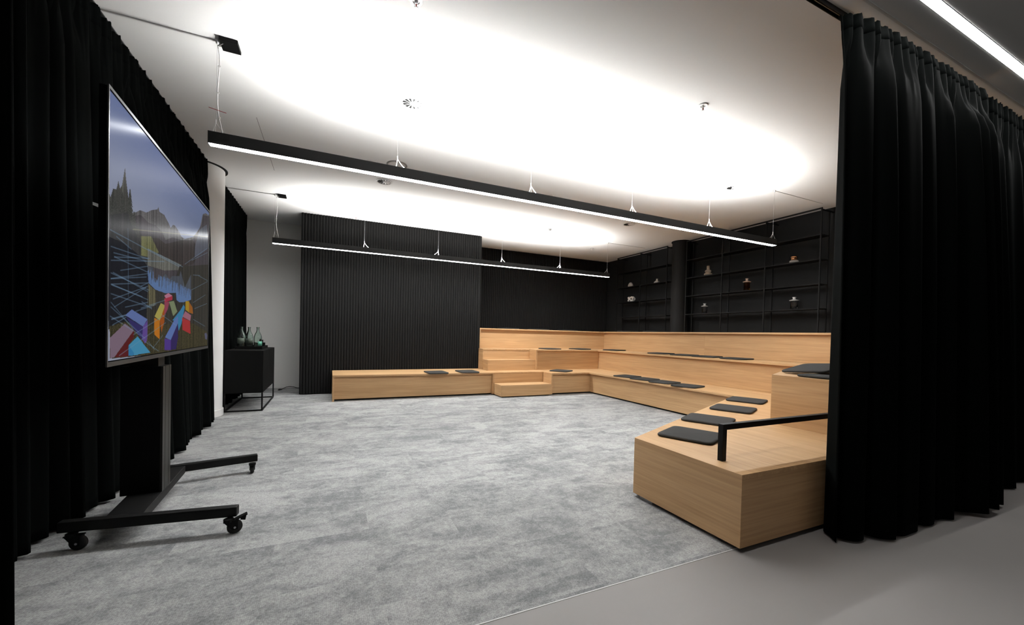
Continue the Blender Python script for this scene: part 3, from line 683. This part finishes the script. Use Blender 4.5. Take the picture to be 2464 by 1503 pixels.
curtain('wide black curtain hanging on the right in front of the seating', [(2.965, 1.535), (3.09, 1.475), (4.84, 1.475)],
        [(2.775, 1.39), (3.26, 1.29), (4.70, 1.29)], 0.012, 3.325, 0.235, 0.034, 0.095, 11, M['velvet_g'], gc, kp=0.36, ha=0.020, hf=3,
        hem=lambda s: 0.03*max(0, math.sin(s*9+0.4))*s)
curtain('black curtain at the far right edge, next to the wide right curtain', [(4.86, 1.475), (6.6, 1.475)],
        [(4.95, 1.38), (6.7, 1.36)], 0.012, 3.325, 0.235, 0.034, 0.075, 17, M['velvet_g'], gc, ha=0.020, hf=3)
t = thing('curtain_track', 'black ceiling track carrying the right curtain', 'curtain track', (2.7, 1.555, CZ))
m = MB().box(-1.9, 7.2, 1.538, 1.574, CZ-0.008, CZ-0.0012).box(-1.9, 7.2, 1.538, 1.544, CZ-0.030, CZ-0.008).box(-1.9, 7.2, 1.568, 1.574, CZ-0.030, CZ-0.008)
m.build('rail', M['plasticblack'], t)
MB().box(-1.9, 7.2, 1.553, 1.559, CZ-0.022, CZ-0.008).build('cord', M['bezel'], t)
for nm, x, ya, yb, l in (('curtain_track', -1.47, 1.7, 6.40, 'thin grey ceiling track above the long left curtain'), ('curtain_track', -1.465, 7.12, 9.2, 'thin grey ceiling track above the curtain beyond the column')):
    t = thing(nm, l, 'curtain track', (x, (ya+yb)/2, CZ))
    MB().box(x-0.008, x+0.008, ya, yb, CZ-0.010, CZ-0.0012).build('rail', M['bezel'], t)
tag(MB().add([(-1.347, 3.381, 1.975), (-1.347, 3.470, 1.984), (-1.347, 3.463, 1.962), (-1.347, 3.381, 1.957), (-1.350, 3.381, 1.975), (-1.350, 3.470, 1.984), (-1.350, 3.463, 1.962), (-1.350, 3.381, 1.957)],
    [(0, 1, 2, 3), (7, 6, 5, 4), (0, 4, 5, 1), (1, 5, 6, 2), (2, 6, 7, 3), (3, 7, 4, 0)]).build('paper_tag', M['paper'], None),
    'small pale tag pinned to the black curtain left of the screen', 'tag')

# ------------------------------------------------------------------ wheeled screen
near = Vector((-0.8756, 2.3226)); far = Vector((-0.98099, 4.41048)); SZ0, SZ1 = 1.026, 2.2505
dv = (far-near).normalized(); nv = Vector((dv.y, -dv.x)); SW = (far-near).length
def sp(u, v, d=0.0):                      # point on the screen plane; u, v in metres, d towards the room
    p = near+dv*u+nv*d
    return (p.x, p.y, SZ0+v)
def sbox(m, u0, u1, v0, v1, d0, d1):
    vs = [sp(u, v, d) for d in (d0, d1) for u, v in ((u0, v0), (u1, v0), (u1, v1), (u0, v1))]
    return m.add(vs, [(3, 2, 1, 0), (4, 5, 6, 7), (0, 1, 5, 4), (1, 2, 6, 5), (2, 3, 7, 6), (3, 0, 4, 7)])
SH = SZ1-SZ0
t = thing('mobile_screen', 'large flat screen showing a mountain lake picture on a wheeled black stand', 'screen', (-0.97, 3.36, 0))
shell = MB(); sbox(shell, 0.004, SW-0.004, 0.004, SH-0.004, -0.034, -0.006)
back = shell.build('back_shell', M['shellblack'], t, bevel=0.003)
fr = MB(); B = 0.014
sbox(fr, 0, SW, SH-B, SH, -0.006, 0.0); sbox(fr, 0, SW, 0, B+0.006, -0.006, 0.0)
sbox(fr, 0, B*0.7, B, SH-B, -0.006, 0.0); sbox(fr, SW-B*0.7, SW, B, SH-B, -0.006, 0.0)
fr.build('bezel', M['bezel'], t)
brk = MB(); cu = SW*0.5
sbox(brk, cu-0.35, cu+0.35, 0.35, 0.75, -0.09, -0.035)
brk.build('mount_bracket', M['plasticblack'], t)

# the picture on the screen, painted point by point into a fine grid
def paint():
    W, Hh = 420, 520
    uu, vv = np.meshgrid((np.arange(W)+0.5)/W, (np.arange(Hh)+0.5)/Hh)
    img = np.zeros((Hh, W, 3))
    rs = np.random.RandomState(3)
    sky0 = np.array([100, 112, 150.0]); sky1 = np.array([136, 141, 156.0]); sky2 = np.array([92, 102, 128.0])
    k = np.clip((1-vv)/0.45, 0, 1)[..., None]
    img[:] = sky0*(1-k)+sky1*k
    r2 = np.clip((uu-0.35)/0.6, 0, 1)[..., None]*np.clip(1-np.abs(vv-0.82)/0.25, 0, 1)[..., None]
    img = img*(1-r2)+sky2*r2
    def mask(poly):
        m = np.zeros(uu.shape, bool); n = len(poly); j = n-1
        for i in range(n):
            xi, yi = poly[i]; xj, yj = poly[j]
            if yi != yj:
                c = ((yi > vv) != (yj > vv)) & (uu < (xj-xi)*(vv-yi)/(yj-yi)+xi)
                m ^= c
            j = i
        return m
    streak = rs.rand(1, W); streak = (streak+np.roll(streak, 1, 1)+0.7*np.roll(streak, -1, 1))/2.7; wob = np.cumsum(rs.rand(Hh, W)-0.5, 0)*0.02; streak = np.clip(streak+wob, 0, 1)
    noise = rs.rand(Hh, W)
    for idx, (c, poly) in enumerate(PIC):
        m = mask(poly)
        col = np.array(c, float)[None, None, :]
        if idx < 13:
            tex = (0.80+0.32*streak+0.14*noise) if idx in (3, 5, 6) else (0.96+0.08*noise) if idx == 10 else (0.62+0.62*streak+0.2*noise); col = col*tex[..., None]
            img[m] = col[m]
        else: img[m] = np.array(c, float)
        if idx == 10:
            d = rs.rand(1, W)**2*0.07; top = 0.402-0.03*np.clip((uu-0.28)/0.5, 0, 1)
            m3 = m & (vv > top-d); cc = (np.array([62, 60, 56.0])*(0.7+0.6*streak[..., None])); img[m3] = img[m3]*0.25+cc[m3]*0.75
        if idx == 12:
            cc = img*(0.65+0.7*rs.rand(Hh, W)[..., None]); img[m] = cc[m]
        if idx == 4:
            for u0, vt, vb, wd in ((0.118, 0.70, 0.40, 0.05), (0.075, 0.665, 0.40, 0.05), (0.035, 0.63, 0.4, 0.05), (0.145, 0.62, 0.4, 0.045), (0.005, 0.62, 0.4, 0.04), (0.17, 0.58, 0.4, 0.04)):
                q = np.clip((vt-vv)/(vt-vb), 0, 1); sawt = np.mod(q*16+u0*37, 1.0)
                half = wd*q**0.8*(0.55+0.55*sawt)*(0.85+0.3*noise)+0.0015
                m2 = (np.abs(uu-u0) < half) & (vv < vt) & (vv > vb)
                cc = np.array([60, 61, 57.0])*(0.75+0.4*noise[..., None]); img[m2] = cc[m2]
    def line(p, q, a, c, w=0.0021):
        d = np.array(q)-np.array(p); l2 = (d**2).sum()
        s = ((uu-p[0])*d[0]+(vv-p[1])*d[1])/l2; s = np.clip(s, 0, 1)
        dist = np.hypot(uu-p[0]-s*d[0], (vv-p[1]-s*d[1])*0.6)
        f = np.clip(1-dist/w, 0, 1)*a
        img[:] = img*(1-f[..., None])+np.array(c)*f[..., None]
    for i, (p, q) in enumerate(LINES):
        line(p, q, 0.62, (104, 132, 158) if i != 11 else (150, 145, 110))
    img = np.clip(img, 0, 255)/255.0
    return np.where(img <= 0.04045, img/12.92, ((img+0.055)/1.055)**2.4)
def screen_face():
    im = paint(); Hh, W, _ = im.shape
    u0, u1, v0, v1 = B*0.7+0.004, SW-B*0.7-0.004, B+0.012, SH-B-0.006
    off = Vector(t.location)
    vs = []
    for j in range(Hh):
        for i in range(W):
            p = Vector(sp(u0+(u1-u0)*i/(W-1), v0+(v1-v0)*j/(Hh-1), -0.003))-off
            vs.append(p[:])
    fs = [(j*W+i, j*W+i+1, (j+1)*W+i+1, (j+1)*W+i) for j in range(Hh-1) for i in range(W-1)]
    me = bpy.data.meshes.new('display'); me.from_pydata(vs, [], fs); me.update()
    ca = me.color_attributes.new('picture', 'FLOAT_COLOR', 'POINT')
    a = np.ones((Hh*W, 4), np.float32); a[:, :3] = im.reshape(-1, 3)
    ca.data.foreach_set('color', a.ravel())
    m, nt, b = newmat('lit_screen')
    at = N(nt, 'ShaderNodeVertexColor'); at.layer_name = 'picture'
    b.inputs['Base Color'].default_value = (0.004, 0.004, 0.005, 1)
    b.inputs['Roughness'].default_value = 0.20; b.inputs['Specular IOR Level'].default_value = 0.002
    nt.links.new(at.outputs['Color'], b.inputs['Emission Color']); b.inputs['Emission Strength'].default_value = SCREEN_E
    me.materials.append(m)
    o = bpy.data.objects.new('display', me); COL.objects.link(o); o.parent = t
    o['label'] = 'lit display with a mountain lake and coloured blocks'
SCREEN_E = 0.9
screen_face()
# stand
zt, zb = 0.15, 0.092
def leg(a, b):
    d = (Vector(b)-Vector(a)).normalized(); nrm = Vector((-d.y, d.x))
    pts = [Vector(a), Vector(b), Vector(b)+nrm*0.05, Vector(a)+nrm*0.05]
    return MB().prism([(p.x, p.y) for p in pts], zb, zt)
leg((-1.303, 2.925), (-0.480, 2.819)).build('leg', M['blackmetal'], t, bevel=0.006)
leg((-1.20, 3.792), (-0.526, 3.948)).build('leg', M['blackmetal'], t, bevel=0.006)
MB().prism([(-0.940, 2.93), (-0.981, 3.815), (-1.165, 3.80), (-1.112, 2.95)], zb+0.002, zt-0.002).build('crossbar', M['blackmetal'], t, bevel=0.004)
colm = MB()
cx0, cx1 = -1.165, -0.963
def rot(x, y, c=(-0.96, 3.35), a=math.radians(2.9)):
    dx, dy = x-c[0], y-c[1]
    return (c[0]+dx*math.cos(a)-dy*math.sin(a), c[1]+dx*math.sin(a)+dy*math.cos(a))
colm.prism([rot(x, y) for x, y in ((cx0, 3.262), (cx1, 3.262), (cx1, 3.31), (cx1-0.006, 3.31), (cx1-0.006, 3.316), (cx1, 3.316), (cx1, 3.392), (cx1-0.006, 3.392), (cx1-0.006, 3.398), (cx1, 3.398), (cx1, 3.438), (cx0, 3.438))], zt-0.002, 0.955)
colm.build('column', M['alu'], t)
MB().prism([rot(x, y) for x, y in ((cx0-0.0015, 3.2605), (cx1-0.012, 3.2605), (cx1-0.012, 3.262), (cx0-0.0015, 3.262))], zt, 0.954).prism([rot(x, y) for x, y in ((cx0-0.002, 3.2605), (cx0, 3.2605), (cx0, 3.438), (cx0-0.002, 3.438))], zt, 0.954).build('column_side_cover', M['plasticblack'], t)
MB().prism([rot(x, y) for x, y in ((cx0+0.03, 3.285), (cx1-0.03, 3.285), (cx1-0.03, 3.415), (cx0+0.03, 3.415))], 0.955, 1.85).build('inner_mast', M['alu'], t)
# castors: fork plate, wheel, brake pedal
def caster(x, y, ang, brake):
    r, w = 0.039, 0.026
    d = Vector((math.cos(ang), math.sin(ang), 0)); s = Vector((-d.y, d.x, 0)); c = Vector((x, y, r))
    st = c-d*0.03
    wh = MB(); vs = []; n = 28
    for q, rr in ((-w/2, r-0.006), (-w/2+0.005, r), (w/2-0.005, r), (w/2, r-0.006)):
        for k in range(n):
            a = 2*PI*k/n; vs.append(c+s*q+d*(rr*math.cos(a))+Vector((0, 0, rr*math.sin(a))))
    fs = [(i*n+k, i*n+(k+1) % n, (i+1)*n+(k+1) % n, (i+1)*n+k) for i in range(3) for k in range(n)]
    fs += [tuple(range(n)), tuple(3*n+k for k in range(n))]
    wh.add(vs, fs)
    f = MB().lathe([(0.024, 0.074), (0.026, zb-0.001)], (st.x, st.y, 0), 20)
    for q in (-w/2-0.004, w/2+0.004):
        a0 = st+s*q; a0.z = 0.076; e = c+s*q
        f.add([a0+d*(-0.022)+s*0.002, a0+d*0.045+s*0.002, e+d*0.014+Vector((0, 0, -0.012))+s*0.002, e+d*(-0.012)+Vector((0, 0, -0.012))+s*0.002,
               a0+d*(-0.022)-s*0.002, a0+d*0.045-s*0.002, e+d*0.014+Vector((0, 0, -0.012))-s*0.002, e+d*(-0.012)+Vector((0, 0, -0.012))-s*0.002],
              [(0, 1, 2, 3), (7, 6, 5, 4), (0, 4, 5, 1), (1, 5, 6, 2), (2, 6, 7, 3), (3, 7, 4, 0)])
    a0 = st-d*0.026; a1 = st+d*0.05; a0.z = a1.z = 0.079
    f.beam(a0, a1, w+0.014, 0.006)
    fo = f.build('caster', M['plasticblack'], t)
    wh.build('wheel', M['rubber'], fo, smooth=True)
    MB().tube([c-s*(w/2+0.008), c+s*(w/2+0.008)], 0.006, 10).build('axle', M['greymetal'], fo)
    if brake:
        p0 = c+d*0.0+Vector((0, 0, 0.042)); p1 = c+d*0.062+Vector((0, 0, 0.064))
        MB().beam(p0, p1, w+0.008, 0.007).beam(c+d*0.04+Vector((0, 0, 0.03)), c+d*0.045+Vector((0, 0, 0.055)), w, 0.006).build('brake_pedal', M['plasticblack'], fo)
caster(-0.487, 2.815, math.radians(12), True)
caster(-1.205, 2.905, math.radians(-10), False)
caster(-0.565, 3.945, math.radians(100), False)
caster(-1.165, 3.83, math.radians(40), False)

# ------------------------------------------------------------------ sideboard with bottles
XA, XB, YA, YC = -1.352, -0.868, 6.905, 8.24
t = thing('sideboard', 'long black sideboard on a thin metal frame beside the white column', 'sideboard', ((XA+XB)/2, (YA+YC)/2, 0))
MB().box(XA, XB-0.02, YA, YC, 0.268, 0.89).build('body', M['cabinet'], t, bevel=0.003)
MB().box(XB-0.019, XB, YA+0.001, (YA+YC)/2-0.0015, 0.27, 0.888).build('door', M['cabinet'], t, bevel=0.0015)
MB().box(XB-0.019, XB, (YA+YC)/2+0.0015, YC-0.001, 0.27, 0.888).build('door', M['cabinet'], t, bevel=0.0015)
q = 0.020
for x in (XA, XB-q):
    for y in (YA, YC-q):
        MB().box(x, x+q, y, y+q, 0.0, 0.268).build('leg', M['blackmetal'], t)
for y in (YA, YC-q): MB().box(XA+q, XB-q, y, y+q, 0.0, q).build('frame_rail', M['blackmetal'], t)
for x in (XA, XB-q): MB().box(x, x+q, YA+q, YC-q, 0.0, q).build('frame_rail', M['blackmetal'], t)
t = thing('serving_tray', 'black rectangular tray with bottles on the sideboard', 'tray', (-1.12, 7.69, 0.8905))
x0, x1, y0, y1, z0 = -1.302, -0.945, 7.37, 8.02, 0.891
MB().box(x0, x1, y0, y1, z0, z0+0.006).build('base', M['plasticblack'], t)
MB().box(x0, x1, y0, y0+0.008, z0+0.006, z0+0.042).box(x0, x1, y1-0.008, y1, z0+0.006, z0+0.042).box(x0, x0+0.008, y0+0.008, y1-0.008, z0+0.006, z0+0.042).box(x1-0.008, x1, y0+0.008, y1-0.008, z0+0.006, z0+0.042).build('rim', M['plasticblack'], t)
bprof = [(0.0, 0.004), (0.048, 0.0), (0.055, 0.006), (0.056, 0.03), (0.056, 0.165), (0.053, 0.19), (0.044, 0.222), (0.030, 0.252), (0.021, 0.275), (0.018, 0.295), (0.018, 0.322), (0.021, 0.325), (0.021, 0.338), (0.015, 0.338),
         (0.014, 0.322), (0.014, 0.296), (0.017, 0.275), (0.027, 0.251), (0.041, 0.221), (0.050, 0.189), (0.053, 0.165), (0.053, 0.03), (0.045, 0.008), (0.0, 0.010)]
def bottle(x, y, label, lab_mat, ang, z_lo, z_hi, width, ltext):
    c = (x, y, 0.8975)
    t = thing('glass_bottle', label, 'bottle', c, 'water bottles on the tray')
    MB().lathe(bprof, c, 32, cap=False).build('glass_body', M['ggreen'], t, smooth=True)
    m = MB(); n = 14; vs = []
    for z in (z_lo, z_hi):
        for k in range(n+1):
            a = ang-width/2+width*k/n; vs.append((x+0.0568*math.cos(a), y+0.0568*math.sin(a), c[2]+z))
    m.add(vs, [(k, k+1, n+2+k, n+1+k) for k in range(n)])
    o = m.build('bottle_label', lab_mat, t, smooth='full'); o['label'] = ltext
    md = o.modifiers.new('thick', 'SOLIDIFY'); md.thickness = 0.0008; md.offset = 1
bottle(-1.232, 7.46, 'left of three green glass bottles on the black tray', M['paperlabel'], math.radians(-105), 0.075, 0.165, 2.1, 'grey green label')
bottle(-1.157, 7.63, 'middle of three green glass bottles on the black tray', M['paperlabel'], math.radians(-85), 0.07, 0.155, 2.0, 'grey green label')
bottle(-1.018, 7.48, 'right of three green glass bottles, the one with a teal label', M['teallabel'], math.radians(-40), 0.045, 0.115, 1.5, 'bright teal label')
gprof = [(0.0, 0.0), (0.026, 0.0), (0.031, 0.085), (0.029, 0.085), (0.024, 0.006), (0.0, 0.006)]
for x, y, l in ((-1.205, 7.55, 'small clear tumbler between the left and middle bottles'), (-1.085, 7.62, 'small clear tumbler between the middle and right bottles')):
    t = MB().lathe(gprof, (x, y, 0.8975), 24, cap=False).build('drinking_glass', M['gclear'], None, smooth=True)
    tag(t, l, 'glass', 'tumblers on the tray')
t = thing('caddy_box', 'small stepped black box at the right end of the tray', 'box', (-0.99, 7.78, 0.8975))
MB().box(-1.03, -0.957, 7.74, 7.82, 0.8975, 0.985).build('lower_block', M['plasticblack'], t, bevel=0.002)
MB().box(-1.03, -0.985, 7.745, 7.815, 0.985, 1.03).build('upper_block', M['plasticblack'], t, bevel=0.002)
MB().lathe([(0, 0), (0.008, 0.003), (0.011, 0.011), (0.008, 0.019), (0, 0.022)], (-1.005, 7.75, 1.03), 16).build('metal_knob', M['chrome'], t, smooth=True)
# loose cable on the carpet
t = thing('power_cable', 'short black cable with a plug lying beside the ribbed panel', 'cable', (-0.73, 9.28, 0))
pts = [(-0.83, 9.17, 0.012), (-0.80, 9.22, 0.03), (-0.76, 9.27, 0.045), (-0.70, 9.31, 0.05), (-0.63, 9.34, 0.035), (-0.57, 9.36, 0.012), (-0.53, 9.38, 0.006)]
MB().tube(pts, 0.006, 8).build('lead', M['rubber'], t, smooth=True)
MB().tube([(-0.885, 9.10, 0.014), (-0.87, 9.12, 0.017), (-0.83, 9.17, 0.014)], [0.009, 0.017, 0.010], 10).build('plug', M['rubber'], t, smooth=True)

# ------------------------------------------------------------------ black shelving with ceramics
def shelving(ys, label):
    t = thing('shelving_unit', label, 'shelf', (7.11, (ys[0]+ys[-1])/2, 1.351), 'black wall shelving')
    w = 0.018; xf, xr = 7.0, 7.205; zt = 3.305
    for y in ys:
        MB().box(xf, xf+w, y-w/2, y+w/2, 1.351, zt).build('upright', M['shelfmetal'], t)
        MB().box(xr, xr+w, y-w/2, y+w/2, 1.351, zt).build('upright', M['shelfmetal'], t)
        MB().box(xf+w, X1-0.002, y-w/2, y+w/2, zt-w, zt).build('cross_bar', M['shelfmetal'], t)
    ya, yb = ys[0]-w/2, ys[-1]+w/2
    MB().box(xf-0.002, xf+w, ya, yb, zt, zt+0.022).build('top_rail', M['shelfmetal'], t)
    for z in (1.745, 2.135, 2.522, 2.908):
        MB().box(xf-0.001, xr+w+0.001, ya-0.001, yb+0.001, z-0.010, z+0.004).build('shelf', M['shelfmetal'], t)
shelving([3.753, 4.628, 5.485, 6.352], 'long black metal shelving unit nearer the right curtain')
shelving([6.905, 7.763, 8.632], 'shorter black metal shelving unit in the far corner')
gv = 'ornaments on the black shelves'
def vase(name, prof, y, z, mat, label, cat='vase', n=28, x=7.11, cap=True, parts=None):
    c = (x, y, z+0.0045)
    if parts is None:
        o = MB().lathe(prof, c, n, cap=cap).build(name, mat, None, smooth='full'); tag(o, label, cat, gv); return o
    t = thing(name, label, cat, c, gv)
    for nm, pr, mt in parts: MB().lathe(pr, c, n, cap=cap).build(nm, mt, t, smooth='full')
vase('bulb_vase', [(0.05, 0), (0.076, 0.014), (0.080, 0.034), (0.070, 0.052), (0.044, 0.064), (0.056, 0.076), (0.064, 0.096), (0.057, 0.114), (0.034, 0.125), (0.030, 0.133), (0.031, 0.205), (0.026, 0.206), (0.026, 0.15)], 5.885, 2.522, M['ceramic'], 'tall beige bulb vase with a straight neck on the black shelves')
vase('egg_vase', [(0.055, 0), (0.066, 0.012), (0.066, 0.04), (0.055, 0.075), (0.032, 0.108), (0.018, 0.118), (0.012, 0.110)], 8.222, 2.522, M['ceramicw'], 'small pale egg shaped vase on the far corner shelves')
vase('flask_vase', [(0.072, 0), (0.075, 0.010), (0.060, 0.038), (0.034, 0.060), (0.022, 0.070), (0.022, 0.098), (0.026, 0.102), (0.018, 0.100)], 7.304, 2.522, M['ceramicw'], 'small pale cone shaped vase with a short neck on the far shelves')
vase('candle_pot', None, 4.203, 2.522, None, 'copper topped round pot on a pale base, high on the right shelves', 'pot', parts=[
    ('base', [(0.035, 0), (0.062, 0.010), (0.068, 0.028), (0.060, 0.048), (0.045, 0.054)], M['ceramicw']),
    ('copper_top', [(0.040, 0.054), (0.050, 0.066), (0.052, 0.072), (0.048, 0.082), (0.056, 0.094), (0.054, 0.110), (0.046, 0.120), (0.042, 0.112), (0.040, 0.080)], M['copper'])])
gb = [(0.0, 0.006), (0.046, 0.0), (0.050, 0.008), (0.050, 0.130), (0.053, 0.143), (0.047, 0.143), (0.045, 0.130), (0.045, 0.018), (0.0, 0.022)]
gc2 = [(0.047, 0.1435), (0.066, 0.150), (0.066, 0.158), (0.040, 0.166), (0.024, 0.172), (0.020, 0.182), (0.024, 0.200), (0.030, 0.210), (0.027, 0.210), (0.020, 0.200), (0.016, 0.182), (0.018, 0.170)]  # metal collar added to the vases to imitate the sparkle of their glass
vase('glass_vase', None, 5.03, 2.135, None, 'amber glass vase in the middle of the right shelves', parts=[
    ('glass_body', [(r*1.05, z*1.10) for r, z in gb], M['gamber']), ('sparkle_collar', [(r*1.05, z*1.10) for r, z in gc2], M['rosesparkle'])], cap=False)
vase('glass_vase', None, 5.945, 1.745, None, 'clear glass vase low on the shelves, under the beige bulb vase', parts=[('glass_body', gb, M['gclear']), ('sparkle_collar', gc2, M['satin'])], cap=False)
vase('glass_vase', None, 4.178, 1.745, None, 'clear glass vase low on the shelves, under the copper pot', parts=[('glass_body', [(r*1.05, z) for r, z in gb], M['gclear']), ('sparkle_collar', [(r*1.05, z) for r, z in gc2], M['satin'])], cap=False)
pts = []
for i in range(140):
    a = 2*PI*i/140
    pts.append((7.11+0.030*math.sin(5*a+0.5), 8.18+0.088*math.sin(2*a+0.5), 2.2+0.046*math.sin(3*a)))
zmin = min(p[2] for p in pts)-0.0232
pts = [(x, y, z-zmin+2.1395) for x, y, z in pts]
tag(MB().tube(pts, 0.0225, 12, close=True).build('knot_sculpture', M['ceramicw'], None, smooth='full'), 'small white knotted ceramic sculpture on the far corner shelves', 'sculpture', gv)

# ------------------------------------------------------------------ world and output look
w = bpy.data.worlds.new('dim_office'); SC.world = w; w.use_nodes = True
w.node_tree.nodes['Background'].inputs[0].default_value = (1.0, 0.96, 0.90, 1)
w.node_tree.nodes['Background'].inputs[1].default_value = 0.11
vs = SC.view_settings
vs.view_transform = 'Standard'; vs.look = 'None'; vs.exposure = EXPOSURE; vs.gamma = 1.0; vs.use_curve_mapping = False
SC.display_settings.display_device = 'sRGB'
SC.cycles.use_denoising = True
try: SC.cycles.denoiser = 'OPENIMAGEDENOISE'
except Exception: pass
SC.cycles.max_bounces = 10; SC.cycles.diffuse_bounces = 6; SC.cycles.glossy_bounces = 4; SC.cycles.transmission_bounces = 8
SC.cycles.caustics_reflective = False; SC.cycles.caustics_refractive = False
SC.cycles.sample_clamp_indirect = 6.0
